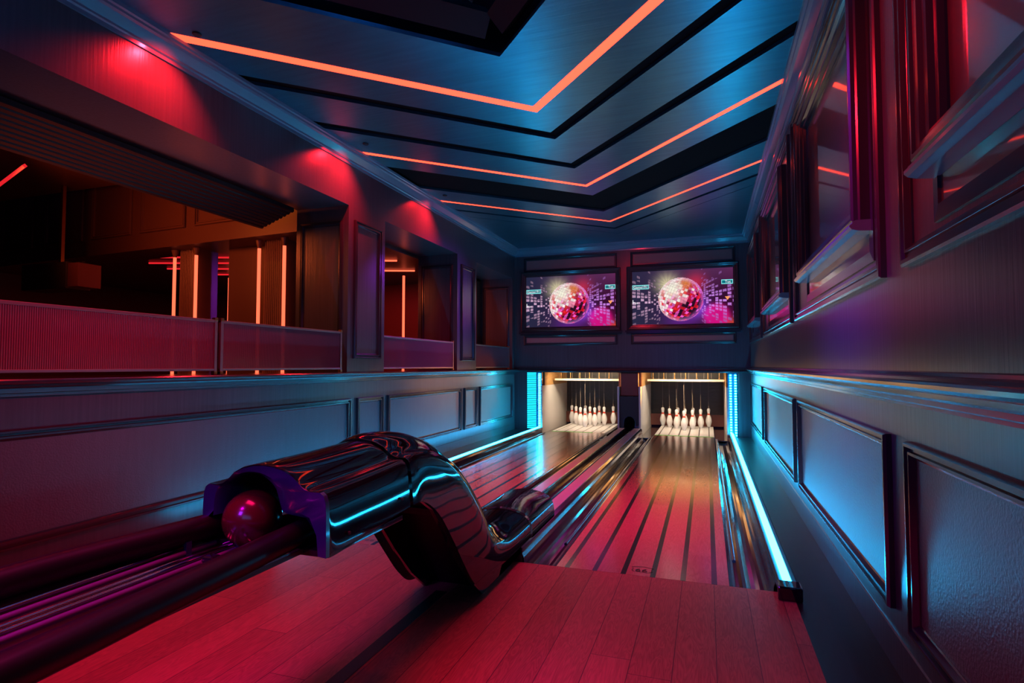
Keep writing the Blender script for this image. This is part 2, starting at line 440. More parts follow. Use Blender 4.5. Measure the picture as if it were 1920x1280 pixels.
# ---------------------------------------------------------------- left wall
XJ = -4.27
bm = bx(XJ, XL, YN, YB, 0, 1.15)
box(bm, XJ, XL, YN, YB + 0.1, 2.965, 4.2)
for a, b in ((5.17, 5.90), (7.99, 8.75), (10.62, YB + 0.1)):
    box(bm, XJ, XL, a, b, 1.15, 2.965)
wallL = struct('wall_left', bm, M['wall'])
for a, b in ((0.2, 5.22), (5.34, 5.865), (5.97, 8.115), (8.24, 8.76), (8.88, 10.55)):
    panel(mL, a, b, 0.25, 0.90, wallL)
for a, b in ((5.265, 5.80), (8.11, 8.63)):
    panel(mL, a, b, 1.325, 2.825, wallL, None)
for yj in (5.17, 7.99, 10.62):
    mJ = lambda u, v, h, yj=yj: (u, yj - h, v)
    panel(mJ, XJ + 0.06, XL - 0.07, 1.32, 2.80, wallL, None, [(0, -0.01), (0, 0.012), (0.02, 0.018), (0.03, 0.018), (0.045, 0.006), (0.05, 0.006), (0.05, -0.01)])
struct('baseboard_left', extrude_profile([(XL, 0), (XL + 0.006, 0), (XL + 0.006, 0.11), (XL, 0.115)], YN, YB), M['wall'])
lr = [(0, 1.075), (0.016, 1.08), (0.018, 1.095), (0.034, 1.10), (0.036, 1.125), (0.056, 1.135), (0.058, 1.145), (0.074, 1.150), (0.080, 1.158), (0.080, 1.168), (0.072, 1.176), (-0.66, 1.176), (-0.66, 1.15), (0, 1.15)]
struct('trim_5', extrude_profile([(XL + h, z) for h, z in lr], YN, YB), M['mould'])

# ---------------------------------------------------------------- back wall
bm = bx(XL - 0.7, XR + 0.1, YB, YB + 0.12, 1.12, 4.2)
box(bm, XL - 0.1, -3.34, YB, YB + 0.12, 0, 1.12)
box(bm, 0.50, XR + 0.1, YB, YB + 0.12, 0, 1.12)
wallB = struct('wall_back', bm, M['wall'])
struct('trim_6', extrude_profile([(YB - h, z) for h, z in ((0, 1.12), (0.02, 1.12), (0.024, 1.135), (0.04, 1.14), (0.04, 1.155), (0.02, 1.165), (0.016, 1.19), (0.028, 1.195), (0.028, 1.205), (0, 1.21))], XL, XR, 'X'), M['mould'])
THIN = [(0, -0.01), (0, 0.014), (0.012, 0.018), (0.022, 0.008), (0.034, 0.010), (0.040, 0.002), (0.040, -0.01)]
for x0, x1 in ((-3.40, -1.57), (-1.32, 0.50)):
    panel(mB, x0, x1, 3.08, 3.36, wallB, 'plate', THIN)
    panel(mB, x0, x1, 1.64, 1.84, wallB, 'plate', THIN)


# ---------------------------------------------------------------- televisions
def disco(W=224, H=126):
    u = (np.arange(W) + 0.5) / W
    v = (np.arange(H) + 0.5) / H
    U, V = np.meshgrid(u, v)
    rs = np.random.RandomState(7)
    img = np.zeros((H, W, 3))
    # dark blue-grey left to maroon right
    img += np.array([0.055, 0.065, 0.13]) * (1 - U)[..., None] + np.array([0.10, 0.012, 0.075]) * U[..., None]
    img += np.array([0.07, 0.035, 0.07]) * np.clip(1 - V * 2.2, 0, 1)[..., None] * U[..., None] * 1.6
    asp = 9 / 16
    cx, cy, r = 0.492, 0.545, 0.226
    # warm glow behind the ball
    d = np.hypot(U - 0.36, (V - 0.26) * asp)
    ang = np.arctan2((V - 0.26) * asp, U - 0.36)
    ray = 0.85 + 0.15 * np.sin(ang * 31) * np.sin(ang * 17 + 1)
    g = np.exp(-(d / 0.105) ** 2)
    img += (g * ray)[..., None] * np.array([0.75, 0.72, 0.40])
    d2 = np.hypot(U - 0.64, (V - 0.25) * asp); img += np.exp(-(d2 / 0.10) ** 2)[..., None] * np.array([0.45, 0.02, 0.02])
    # magenta bloom bottom right
    d3 = np.hypot(U - 0.84, (V - 0.87) * asp); img += (1 / (1 + np.exp((d3 - 0.125) / 0.012)))[..., None] * np.array([0.62, 0.0, 0.24])
    d3 = np.hypot(U - 1.0, (V - 1.05) * asp); img += np.exp(-(d3 / 0.07) ** 2)[..., None] * np.array([0.7, 0.15, 0.02])
    # violet halo lower right of the ball
    d4 = np.hypot(U - 0.64, (V - 0.68) * asp); img += np.exp(-(d4 / 0.10) ** 2)[..., None] * np.array([0.35, 0.12, 0.8])
    d5 = np.hypot(U - cx, (V - 0.92) * asp); img += np.exp(-(d5 / 0.16) ** 2)[..., None] * np.array([0.12, 0.01, 0.22])
    # fans of light squares on both sides
    for side in (-1, 1):
        x = (U - cx) * side
        k = 1.0 / np.clip(x + 0.06, 0.02, 1)
        row = (V - 0.56) * k * 8.0
        colx = np.log(np.clip(x, 0.01, 1)) * 10
        ri = np.floor(row).astype(int); ci = np.floor(colx).astype(int)
        h = rs.rand(200, 200)[(ri + 100) % 200, (ci + 100) % 200]
        fr, fc = row - ri, colx - ci
        cell = (np.abs(fr - 0.5) < 0.36) & (np.abs(fc - 0.5) < 0.38) & (x > 0.2)
        edge = np.clip(1 - np.abs(V - 0.58) / 0.42, 0, 1)
        on = cell & (h < 0.72 * edge ** 0.5 + 0.06)
        c = np.array([0.75, 0.52, 0.68]) if side < 0 else np.array([0.72, 0.38, 0.9])
        img = np.where(on[..., None], img * 0.35 + c * (0.35 + 0.75 * edge[..., None] * (0.5 + 0.5 * h[..., None])), img)
    # the ball
    X = (U - cx) / r; Y = (V - cy) * asp / r
    rr = np.hypot(X, Y); inside = rr < 1
    Z = np.sqrt(np.clip(1 - rr ** 2, 0, 1))
    a = math.radians(-22)
    X2 = X * math.cos(a) - Y * math.sin(a); Y2 = X * math.sin(a) + Y * math.cos(a)
    lat = np.arcsin(np.clip(Y2, -1, 1)); lon = np.arctan2(X2, Z)
    li = np.floor(lat / (PI / 22)).astype(int); n = 22 * np.cos((li + 0.5) * PI / 22); lo = lon / PI * n
    lj = np.floor(lo).astype(int)
    hh = rs.rand(80, 80)[(li + 40) % 80, (lj + 40) % 80]; h2 = rs.rand(80, 80)[(li + 40) % 80, (lj + 40) % 80]
    fl_, fo = lat / (PI / 22) - li, lo - lj
    gap = (fl_ < 0.10) | (fo < 0.10)
    pal = np.array([[0.95, 0.85, 0.85], [0.9, 0.35, 0.5], [0.75, 0.03, 0.05], [0.55, 0.02, 0.12], [0.85, 0.18, 0.6], [0.06, 0.01, 0.04], [1.0, 0.45, 0.15]])
    light = np.clip(-X * 0.55 - Y * 0.6 + 0.15, -1, 1)
    s = hh - light * 0.75
    idx = np.select([s < 0.05, s < 0.25, s < 0.50, s < 0.68, s < 0.92], [0, 1, 2, 4, 3], 5)
    c = pal[idx]
    c = c * (0.7 + 0.5 * h2[..., None])
    orange = np.exp(-((X - 0.25) ** 2 + (Y + 0.75) ** 2) / 0.09)[..., None]
    c = c * (1 - orange) + orange * np.array([0.75, 0.28, 0.06])
    white = np.exp(-((X + 0.38) ** 2 + (Y + 0.45) ** 2) / 0.17)[..., None]
    c = c * (1 - white) + white * np.array([0.95, 0.93, 0.8])
    edgec = np.clip((rr - 0.78) / 0.22, 0, 1)[..., None]
    side = np.clip(0.5 + X * 0.6 + Y * 0.2, 0, 1)[..., None]
    c = c * (1 - 0.6 * edgec) + 0.6 * edgec * (side * np.array([0.75, 0.3, 0.9]) + (1 - side) * np.array([0.9, 0.8, 0.75]))
    c = np.where(gap[..., None], c * 0.62 + np.array([0.2, 0.04, 0.14]) * 0.4, c)
    img = np.where(inside[..., None], c, img)
    return np.clip(img, 0, 1.1) ** 1.45


def screen_material():
    m = bpy.data.materials.new('lit_screen'); m.use_nodes = True
    nt = m.node_tree; b = nt.nodes['Principled BSDF']
    b.inputs['Base Color'].default_value = (0.01, 0.01, 0.01, 1); b.inputs['Roughness'].default_value = 0.6; b.inputs['Specular IOR Level'].default_value = 0.2
    at = nt.nodes.new('ShaderNodeAttribute'); at.attribute_name = 'picture'
    nt.links.new(at.outputs['Color'], b.inputs['Emission Color']); b.inputs['Emission Strength'].default_value = 1.0
    return m


M['screen'] = screen_material()
M['teal'] = mat('teal_caption', (0, 0, 0), 0.5, emit=(0.0, 0.16, 0.20), es=1)
M['tealedge'] = mat('teal_caption_edge', (0, 0, 0), 0.5, emit=(0.25, 0.85, 0.85), es=1)
M['white_px'] = mat('white_caption_text', (0, 0, 0), 0.5, emit=(0.9, 0.9, 0.95), es=1)
M['orange_px'] = mat('orange_marker', (0, 0, 0), 0.5, emit=(1.0, 0.35, 0.12), es=1)


def text_bm(s, size, mp):
    cu = bpy.data.curves.new('t', 'FONT'); cu.body = s; cu.size = size; cu.extrude = 0.0004; cu.resolution_u = 3
    to = bpy.data.objects.new('t', cu)
    COL.objects.link(to)
    dg = bpy.context.evaluated_depsgraph_get(); dg.update()
    me = bpy.data.meshes.new_from_object(to.evaluated_get(dg))
    bm = bmesh.new(); bm.from_mesh(me)
    for v in bm.verts: v.co = Vector(mp(v.co.x, v.co.y, v.co.z))
    bpy.data.objects.remove(to); bpy.data.curves.remove(cu); bpy.data.meshes.remove(me)
    return bm


def make_tv(cx, lab):
    t = thing('wall_television', (cx, YB, 2.49), lab, 'television', 'televisions over the lanes')
    W2, H2 = 0.875, 0.492
    mp = lambda u, v, h: (u, -h, v)
    bm = bmesh.new()
    ring(bm, mp, -W2 - 0.10, W2 + 0.10, -H2 - 0.10, H2 + 0.10, [(0, 0), (0, 0.050), (0.008, 0.062), (0.022, 0.066), (0.032, 0.056), (0.048, 0.052), (0.060, 0.040), (0.078, 0.036), (0.088, 0.022), (0.100, 0.020), (0.100, 0)])
    obj('frame', bm, M['mould'], t)
    bm = bmesh.new(); slab(bm, mp, -W2 - 0.125, W2 + 0.125, -H2 - 0.135, -H2 - 0.10, 0, 0.085); slab(bm, mp, -W2 - 0.11, W2 + 0.11, -H2 - 0.16, -H2 - 0.135, 0, 0.05)
    obj('sill', bm, M['mould'], t)
    W, H = 224, 126
    img = disco(W, H)
    bm = bmesh.new()
    vs = [[bm.verts.new((-W2 + 2 * W2 * i / W, -0.012, H2 - 2 * H2 * j / H)) for i in range(W + 1)] for j in range(H + 1)]
    for j in range(H):
        for i in range(W): bm.faces.new((vs[j][i], vs[j][i + 1], vs[j + 1][i + 1], vs[j + 1][i]))
    o = obj('screen', bm, M['screen'], t)
    at = o.data.color_attributes.new('picture', 'FLOAT_COLOR', 'CORNER')
    arr = np.ones((W * H, 4, 4), dtype=np.float32); arr[:, :, :3] = img.reshape(-1, 3)[:, None, :]
    at.data.foreach_set('color', arr.reshape(-1))
    # captions
    for (x0, x1, y0, y1, s, tx) in ((-W2 + 0.003, -W2 + 0.30, 0.165, 0.245, 'Game191', 0.018), (W2 - 0.195, W2 - 0.003, 0.20, 0.28, 'Tot', 0.06)):
        bm = bmesh.new(); slab(bm, mp, x0, x1, y0, y1, 0.0125, 0.0132); e = obj('caption_box', bm, M['tealedge'], o)
        bm = bmesh.new(); slab(bm, mp, x0 + 0.010, x1 - 0.010, y0 + 0.013, y1 - 0.013, 0.0133, 0.0136); obj('caption_fill', bm, M['teal'], o)
        obj('caption_text', text_bm(s, 0.066, lambda a, b, c, x0=x0, y0=y0, tx=tx: (x0 + tx + a, -0.0140 - c, y0 + 0.018 + b)), M['white_px'], o)
    obj('player_text', text_bm('Player', 0.05, lambda a, b, c: (-W2 + 0.02 + a * 0.75, -0.0140 - c, -0.10 + b)), M['white_px'], o)
    bm = bmesh.new(); slab(bm, mp, -W2 + 0.005, -W2 + 0.018, -0.10, -0.03, 0.013, 0.0135); obj('marker_bar', bm, M['white_px'], o)
    bm = bmesh.new()
    bm.faces.new([bm.verts.new((x, -0.0138, z)) for x, z in ((W2 - 0.14, -0.02), (W2 - 0.05, -0.02), (W2 - 0.095, -0.085))])
    obj('marker_triangle', bm, M['orange_px'], o)
    return t


make_tv(-2.475, 'left-hand television showing a pink mirror ball, above the left lane')
make_tv(-0.415, 'right-hand television showing a pink mirror ball, above the right lane')

# ---------------------------------------------------------------- ceiling
XT = -1.43
SL, SR = 0.92, 1.06


def chev(y0, y1, z0, z1, bm=None, clipb=False):
    """chevron slab between tip depths y0 (near) and y1 (far)"""
    bm = bm or bmesh.new()
    pts = [(XL, y0 - SL * (XT - XL)), (XT, y0), (XR, y0 - SR * (XR - XT))]
    if clipb: far = [(XR, YB), (XL, YB)]
    else: far = [(XR, y1 - SR * (XR - XT)), (XT, y1), (XL, y1 - SL * (XT - XL))]
    pts += far
    a = [bm.verts.new((x, y, z0)) for x, y in pts]; b = [bm.verts.new((x, y, z1)) for x, y in pts]
    bm.faces.new(a[::-1]); bm.faces.new(b)
    for i in range(len(pts)):
        j = (i + 1) % len(pts); bm.faces.new((a[i], a[j], b[j], b[i]))
    return bm


bm = bmesh.new()
for a, b in ((3.924, 4.787), (4.915, 5.39), (5.57, 6.30), (6.485, 7.125), (7.205, 7.60), (8.46, 9.045), (9.105, 9.52), (9.61, 9.95)):
    chev(a, b, ZC, ZC + 0.03, bm)
chev(9.965, 0, ZC, ZC + 0.03, bm, True)
struct('ceiling', bm, M['ceiling'])
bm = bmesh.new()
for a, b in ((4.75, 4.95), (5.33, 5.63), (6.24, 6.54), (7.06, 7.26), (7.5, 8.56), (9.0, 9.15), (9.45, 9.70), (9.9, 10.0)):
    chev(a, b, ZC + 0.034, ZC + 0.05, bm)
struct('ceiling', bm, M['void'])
struct('ceiling', bx(XJ, XR + 0.12, YN, YB + 0.1, 4.2, 4.3), M['rock'])
for (a, b), lab in zip(((4.790, 4.912), (7.13, 7.20), (9.05, 9.10)), ('nearest and widest orange chevron light line in the ceiling', 'middle orange chevron light line in the ceiling', 'farthest orange chevron light line in the ceiling, closest to the televisions')):
    o = obj('ceiling_light_line', chev(a, b, ZC - 0.002, ZC + 0.02), M['orange'])
    tag(o, lab, 'light', 'chevron light lines')
# roof beams seen through the nearest opening
for p, q, ww, lab in (((-3.2, 2.25, 3.75), (-1.5, 3.80, 3.75), 0.12, 'dark roof beam along the left rim of the ceiling opening'),
                      ((-1.95, 2.2, 3.85), (-1.52, 3.6, 3.85), 0.07, 'thick dark roof beam running to the tip of the ceiling opening'),
                      ((-2.45, 2.4, 3.9), (-2.15, 3.2, 3.9), 0.04, 'thin dark roof brace in the left of the ceiling opening'),
                      ((-0.2, 2.55, 3.75), (-1.36, 3.78, 3.75), 0.12, 'dark roof beam along the right rim of the ceiling opening')):
    bm = tube(bmesh.new(), [p, q], ww, 4)
    tag(obj('roof_beam', bm, M['black']), lab, 'beam', 'beams in the ceiling opening')
bm = bmesh.new()
for k in range(7):
    tube(bm, [(XL + 0.2, 5.6 + k * 0.1, 4.0), (XR - 0.1, 6.6 + k * 0.1, 4.0)], 0.01, 4)

bm.free()

# ---------------------------------------------------------------- lanes
LANES = (('right', -0.400), ('left', -2.31))
for nm, cx in LANES:
    t = thing('bowling_lane', (cx, 3.52, 0), 'glossy wooden bowling lane with dark stripes, %s of the ball track' % nm, 'bowling lane', 'bowling lanes')
    # object space x so that the stripes fall six across the boards
    a = 0.505
    obj('lane_surface', bx(-a, a, 0.003, 7.12, -0.05, 0), M['lane'], t)
    obj('pin_deck', bx(-a - 0.005, a + 0.005, 7.12, 8.92, -0.05, 0.0), M['lane_white'], t)
    obj('green_edge_line', bx(-a, a * (0.97 if nm == 'right' else 0.55), 7.095, 7.15, 0.0, 0.002), M['green'], t)
    # route shield printed near the foul line
    lx = 0.01
    bm = bmesh.new()
    sh = [(-0.055, 0.0), (-0.04, -0.02), (0.04, -0.02), (0.055, 0.0), (0.048, 0.03), (0.06, 0.055), (0.03, 0.06), (0, 0.068), (-0.03, 0.06), (-0.06, 0.055), (-0.048, 0.03)]
    sh = [(x * 1.15, y * 1.15) for x, y in sh]
    outer = [bm.verts.new((lx + x, 0.085 + y, 0.0012)) for x, y in sh]
    inner = [bm.verts.new((lx + x * 0.93, 0.085 + 0.02 + (y - 0.02) * 0.90, 0.0012)) for x, y in sh]
    for i in range(len(sh)):
        j = (i + 1) % len(sh); bm.faces.new((outer[i], outer[j], inner[j], inner[i]))
    obj('route_shield', bm, M['ink'], t)
    obj('route_number', text_bm('66', 0.068, lambda x, y, z: (lx - 0.044 + x * 1.15, 0.073 + y, 0.0012 + z)), M['ink'], t)


# gutters
def gutter(x_lane, x_out, label):
    s = 1 if x_out > x_lane else -1
    wd = abs(x_out - x_lane)
    prof = [(0.0, -0.004), (0.018, -0.006), (0.020, -0.022), (0.034, -0.028)]
    for k in range(13):
        a_ = PI + PI * k / 12
        prof.append((0.034 + (wd - 0.05) / 2 * (1 + math.cos(a_)), -0.028 + 0.07 * math.sin(a_)))
    prof += [(wd - 0.012, 0.03), (wd, 0.055)]
    low = [(p, q - 0.008) for p, q in prof[::-1]]
    bm = extrude_profile([(x_lane + s * p, q) for p, q in prof + low], 3.525, 10.62)
    t = thing('lane_gutter', ((x_lane + x_out) / 2, 3.525, 0), label, 'gutter', 'lane gutters')
    for v in bm.verts: v.co -= Vector(t.location)
    obj('channel', bm, M['gutter'], t)
    bm = tube(bmesh.new(), [(x_lane + s * 0.04, 3.95, 0.006), (x_lane + s * 0.04, 10.3, 0.006)], 0.011, 10)
    for v in bm.verts: v.co -= Vector(t.location)
    obj('bumper_rail', bm, M['rail_blue'], t, smooth=True)


gutter(0.107, 0.348, 'dark gutter right of the right lane, next to the blue light rail')
gutter(-0.907, -1.130, 'dark gutter between the right lane and the ball track')
gutter(-1.803, -1.565, 'dark gutter between the ball track and the left lane')
gutter(-2.817, -3.016, 'dark gutter left of the left lane, next to the blue light rail')

# light rails along the outer gutters
for s, x0, lab in ((1, 0.352, 'bright cyan light rail along the right side of the right lane'), (-1, -3.020, 'bright cyan light rail along the left side of the left lane')):
    t = thing('led_light_rail', (x0 + s * 0.05, 3.5, 0), lab, 'light', 'cyan light rails')
    pr = [(0, 0), (0, 0.052), (0.012, 0.060), (0.098, 0.060), (0.108, 0.050), (0.108, 0)]
    bm = extrude_profile([(s * (p - 0.05), q) for p, q in pr], 0.0, 7.2)
    obj('rail_housing', bm, M['black'], t)
    obj('light_strip', bevel(bx(-0.022, 0.022, 0.01, 7.2, 0.060, 0.076), 0.004), M['cyan'], t)
    obj('end_cap', bevel(bx(-0.058, 0.064, -0.105, 0.006, 0.0, 0.074), 0.008), M['gloss'], t)

# centre ball track
t = thing('ball_track', (-1.35, 3.53, 0), 'raised lilac and black ball track running between the two lanes', 'ball track')
pr = [(-0.215, -0.03), (-0.215, 0.085), (-0.200, 0.10), (-0.085, 0.10), (-0.075, 0.085), (-0.06, 0.03), (0.06, 0.03), (0.075, 0.085), (0.085, 0.10), (0.200, 0.10), (0.220, 0.085), (0.220, -0.03)]
obj('track_body', extrude_profile(pr, 0, 7.15), M['gutter'], t)
for x0 in (-0.190, 0.085):
    obj('lilac_rail', bx(x0, x0 + 0.105, 0.9, 7.15, 0.10, 0.104), M['track'], t)
for x0 in (-0.078, 0.062):
    obj('edge_strip', bevel(bx(x0, x0 + 0.016, 0.9, 7.15, 0.095, 0.112), 0.003), M['rail_blue'], t)

# ---------------------------------------------------------------- ball return
XC = -1.355
br = thing('ball_return', (XC, 3.0, 0), 'glossy black ball return with arched hood, curved neck and padded ball rack', 'ball return')
OFF = Vector((XC, 3.0, 0))
# half profile across the shell: (g across 0..1, h up 0..1)
HALF = [(1.0, 0.0), (1.0, 0.25), (0.995, 0.50), (0.985, 0.62), (0.955, 0.70), (0.90, 0.735), (0.74, 0.735), (0.66, 0.755), (0.58, 0.81), (0.48, 0.89), (0.33, 0.955), (0.16, 0.99), (0.0, 1.0)]


ROUND = [(1.0, 0.0), (1.0, 0.2), (0.995, 0.36), (0.975, 0.50), (0.94, 0.61), (0.88, 0.72), (0.79, 0.80), (0.68, 0.865), (0.56, 0.915), (0.43, 0.95), (0.29, 0.975), (0.14, 0.993), (0.0, 1.0)]


def shell(stations, rnd=None):
    """stations: (top(y,z), bottom(y,z), half width)"""
    bm = bmesh.new(); rows = []
    for si, ((ty, tz), (by, bz), hw) in enumerate(stations):
        row = []
        f = 0.0 if rnd is None else max(0.0, min(1.0, (si / (len(stations) - 1) - rnd[0]) / (rnd[1] - rnd[0])))
        PRF = [(a1 * (1 - f) + a2 * f, b1 * (1 - f) + b2 * f) for (a1, b1), (a2, b2) in zip(HALF, ROUND)]
        for sgn in (-1, 1):
            seq = PRF if sgn < 0 else PRF[-2::-1]
            for g, h in seq:
                row.append(bm.verts.new((XC + sgn * g * hw - OFF.x, by + (ty - by) * h - OFF.y, bz + (tz - bz) * h)))
        rows.append(row)
    for i in range(len(rows) - 1):
        for k in range(len(rows[0]) - 1):
            bm.faces.new((rows[i][k], rows[i][k + 1], rows[i + 1][k + 1], rows[i + 1][k]))
    return bm, rows


def interp_st(st, n=5):
    P = [(a[0], a[1], b[0], b[1], w_) for a, b, w_ in st]
    out = []
    for i in range(len(P) - 1):
        p0, p1, p2, p3 = P[max(i - 1, 0)], P[i], P[i + 1], P[min(i + 2, len(P) - 1)]
        for k in range(n):
            t_ = k / n
            q = [0.5 * (2 * b + (c - a) * t_ + (2 * a - 5 * b + 4 * c - d) * t_ ** 2 + (3 * b - a - 3 * c + d) * t_ ** 3) for a, b, c, d in zip(p0, p1, p2, p3)]
            out.append(((q[0], q[1]), (q[2], q[3]), q[4]))
    out.append(st[-1])
    return out


# hood
hood_st = [((1.50, 0.928), (1.50, 0.660), 0.245), ((1.52, 0.934), (1.56, 0.655), 0.240), ((1.75, 0.936), (1.78, 0.668), 0.232), ((2.02, 0.944), (2.06, 0.688), 0.226)]
bm, rows = shell(interp_st(hood_st, 6))
bmesh.ops.solidify(bm, geom=list(bm.faces), thickness=-0.012)
hood = obj('hood', bm, M['gloss'], br, smooth=True)
hood.data.materials.append(M['rim'])
# front rim plate of the hood with the ball opening
bm = bmesh.new()
outer = []
inner = []
for sgn in (-1, 1):
    seq = HALF if sgn < 0 else HALF[-2::-1]
    for g, h in seq:
        outer.append((XC + sgn * g * 0.245, 0.660 + 0.268 * h))
AX = -1.425


def arch_pt(k, n):
    t_ = k / (n - 1)
    a_ = PI * (1 - t_)
    return (AX + 0.118 * math.cos(a_), 0.775 + 0.118 * math.sin(a_))


n = len(outer)
for k in range(n):
    inner.append(arch_pt(k, n))
# right side opens lower for the padded rail, so the inner edge steps out under the shoulder
inner[0] = (AX - 0.118, 0.755); inner[-1] = (-1.165, 0.66); inner[-2] = (-1.175, 0.72); inner[-3] = (-1.215, 0.765); inner[-4] = (-1.285, 0.772); inner[-5] = (AX + 0.118, 0.780)
outer[0] = (XC - 0.245, 0.745)
rows = []
mid = [(x1 * 0.35 + x2 * 0.65, z1 * 0.35 + z2 * 0.65) for (x1, z1), (x2, z2) in zip(outer, inner)]
for (lst, y) in ((outer, 1.515), (outer, 1.498), (mid, 1.506), (inner, 1.535), (inner, 1.60)):
    rows.append([bm.verts.new((x - OFF.x, y - OFF.y, z)) for x, z in lst])
for i in range(4):
    for k in range(n - 1):
        bm.faces.new((rows[i][k], rows[i][k + 1], rows[i + 1][k + 1], rows[i + 1][k]))
obj('hood_rim', bm, M['rim'], br, smooth=True)
bm, rows = shell([((1.54, 0.908), (1.54, 0.668), 0.222), ((1.98, 0.918), (1.98, 0.69), 0.205)])
n0 = len(rows[1])
bm.faces.new(rows[1])
obj('hood_liner', bm, M['black'], br)
# inner pan under the hood
bm = bx(XC - 0.22 - OFF.x, XC + 0.225 - OFF.x, 1.53 - 3, 2.0 - 3, 0.650, 0.668)
obj('hood_pan', bm, M['gloss'], br)
# neck sweeping down
neck_st = [((2.035, 0.950), (2.075, 0.690), 0.232), ((2.12, 0.966), (2.13, 0.690), 0.232), ((2.31, 0.950), (2.22, 0.660), 0.228), ((2.54, 0.882), (2.34, 0.580), 0.224), ((2.73, 0.785), (2.47, 0.450), 0.220),
           ((2.92, 0.640), (2.60, 0.300), 0.218), ((3.08, 0.470), (2.74, 0.150), 0.217), ((3.20, 0.345), (2.88, 0.060), 0.216), ((3.34, 0.275), (3.12, 0.05), 0.216), ((3.50, 0.262), (3.42, 0.05), 0.216), ((3.76, 0.265), (3.74, 0.06), 0.216)]
bm, rows = shell(interp_st(neck_st, 6), (0.55, 0.9))
bmesh.ops.solidify(bm, geom=list(bm.faces), thickness=-0.012)
obj('neck', bm, M['gloss'], br, smooth=True)
cov_st = [((3.765, 0.276), (3.765, 0.06), 0.223), ((4.05, 0.279), (4.05, 0.06), 0.223), ((4.35, 0.282), (4.35, 0.06), 0.223)]
bm, rows = shell(cov_st, (-2, -1))
bmesh.ops.solidify(bm, geom=list(bm.faces), thickness=-0.014)
obj('track_cover', bm, M['gloss'], br, smooth=True)
# standing side plates under the neck
side = [(2.10, 0.685), (2.24, 0.672), (2.36, 0.60), (2.48, 0.47), (2.62, 0.31), (2.80, 0.13), (2.97, 0.0), (3.46, 0.0), (3.50, 0.12), (3.3, 0.16), (3.0, 0.35), (2.8, 0.6), (2.5, 0.78), (2.12, 0.80)]
for x in (XC + 0.165, XC - 0.175):
    pts = [(y - OFF.y, z) for y, z in side]
    bm = extrude_profile(pts, x - 0.009 - OFF.x, x + 0.009 - OFF.x, 'X')
    obj('side_plate', bm, M['gloss'], br)
back = [(2.50, 0.70), (2.62, 0.55), (2.80, 0.33), (3.06, 0.0), (3.10, 0.0), (2.84, 0.36), (2.66, 0.58), (2.54, 0.73)]
bm = extrude_profile([(y - OFF.y, z) for y, z in back], -0.166, 0.156, 'X')
obj('support_panel', bm, M['black'], br)
bm = bx(-0.14, 0.13, -0.385, -0.335, 0.50, 0.53)
obj('cross_bar', bm, M['black'], br)
# screws on the shell
for (x, y, z) in ((XC + 0.2435, 1.62, 0.705), (XC + 0.2345, 1.98, 0.735), (XC + 0.2305, 2.13, 0.74), (XC + 0.222, 3.95, 0.14)):
    bm = bmesh.new(); bmesh.ops.create_uvsphere(bm, u_segments=10, v_segments=6, radius=0.006)
    obj('screw', bm, M['black'], br, loc=Vector((x, y, z)) - OFF)
# rack: two padded rails
for pts, r_ in ((((-1.262, 1.66, 0.71), (-1.252, 1.45, 0.705), (-1.235, 1.2, 0.700), (-1.222, 1.0, 0.698), (-1.205, 0.8, 0.698), (-1.19, 0.5, 0.698), (-1.19, 0.1, 0.698)), 0.040),
                (((-1.585, 1.66, 0.715), (-1.600, 1.45, 0.712), (-1.645, 1.2, 0.71), (-1.665, 1.0, 0.71), (-1.665, 0.6, 0.71), (-1.66, 0.1, 0.71)), 0.040)):
    bm = tube(bmesh.new(), [Vector(p) - OFF for p in smooth_pts(pts, 5)], r_, 20)
    obj('padded_rail', bm, M['pad'], br, smooth=True)
for x, z, m_ in ((-1.612, 0.662, 'chrome'), (-1.578, 0.655, 'purple'), (-1.538, 0.650, 'chrome'), (-1.512, 0.648, 'chrome'), (-1.478, 0.645, 'purple'), (-1.40, 0.640, 'chrome')):
    bm = tube(bmesh.new(), [(x - OFF.x, 1.7 - 3, z), (x - OFF.x, 0.1 - 3, z)], 0.0085, 10)
    obj('ball_rail', bm, M[m_], br, smooth=True)
bm = bmesh.new()
pr = [(-1.66, 0.68), (-1.60, 0.630), (-1.50, 0.600), (-1.40, 0.600), (-1.31, 0.630), (-1.22, 0.67), (-1.22, 0.655), (-1.31, 0.615), (-1.40, 0.585), (-1.50, 0.585), (-1.60, 0.615), (-1.66, 0.665)]
bm = extrude_profile([(p - OFF.x, q) for p, q in pr], 0.1 - 3, 1.6 - 3)
obj('rack_tray', bm, M['black'], br)
bm = bevel(bx(-0.025, 0.015, -0.02, 0.02, 0, 0.055), 0.008)
obj('ball_stop', bm, M['gloss'], br, smooth=False, loc=Vector((-1.39, 1.34, 0.635)) - OFF)
bm = bx(-0.006, 0.006, -0.01, 0.01, 0, 0.06)
obj('rail_bracket', bm, M['rim'], br, loc=Vector((-1.575, 1.42, 0.63)) - OFF)
bm = bx(-1.53 - OFF.x, -1.33 - OFF.x, 0.3 - 3, 0.6 - 3, 0.0, 0.59)
obj('pedestal', bm, M['black'], br)
# the ball
bm = bmesh.new(); bmesh.ops.create_uvsphere(bm, u_segments=48, v_segments=32, radius=0.094)
o = obj('bowling_ball', bm, M['ball'], smooth=True, loc=(-1.449, 1.56, 0.738))
tag(o, 'red bowling ball sitting in the arched mouth of the ball return', 'bowling ball')

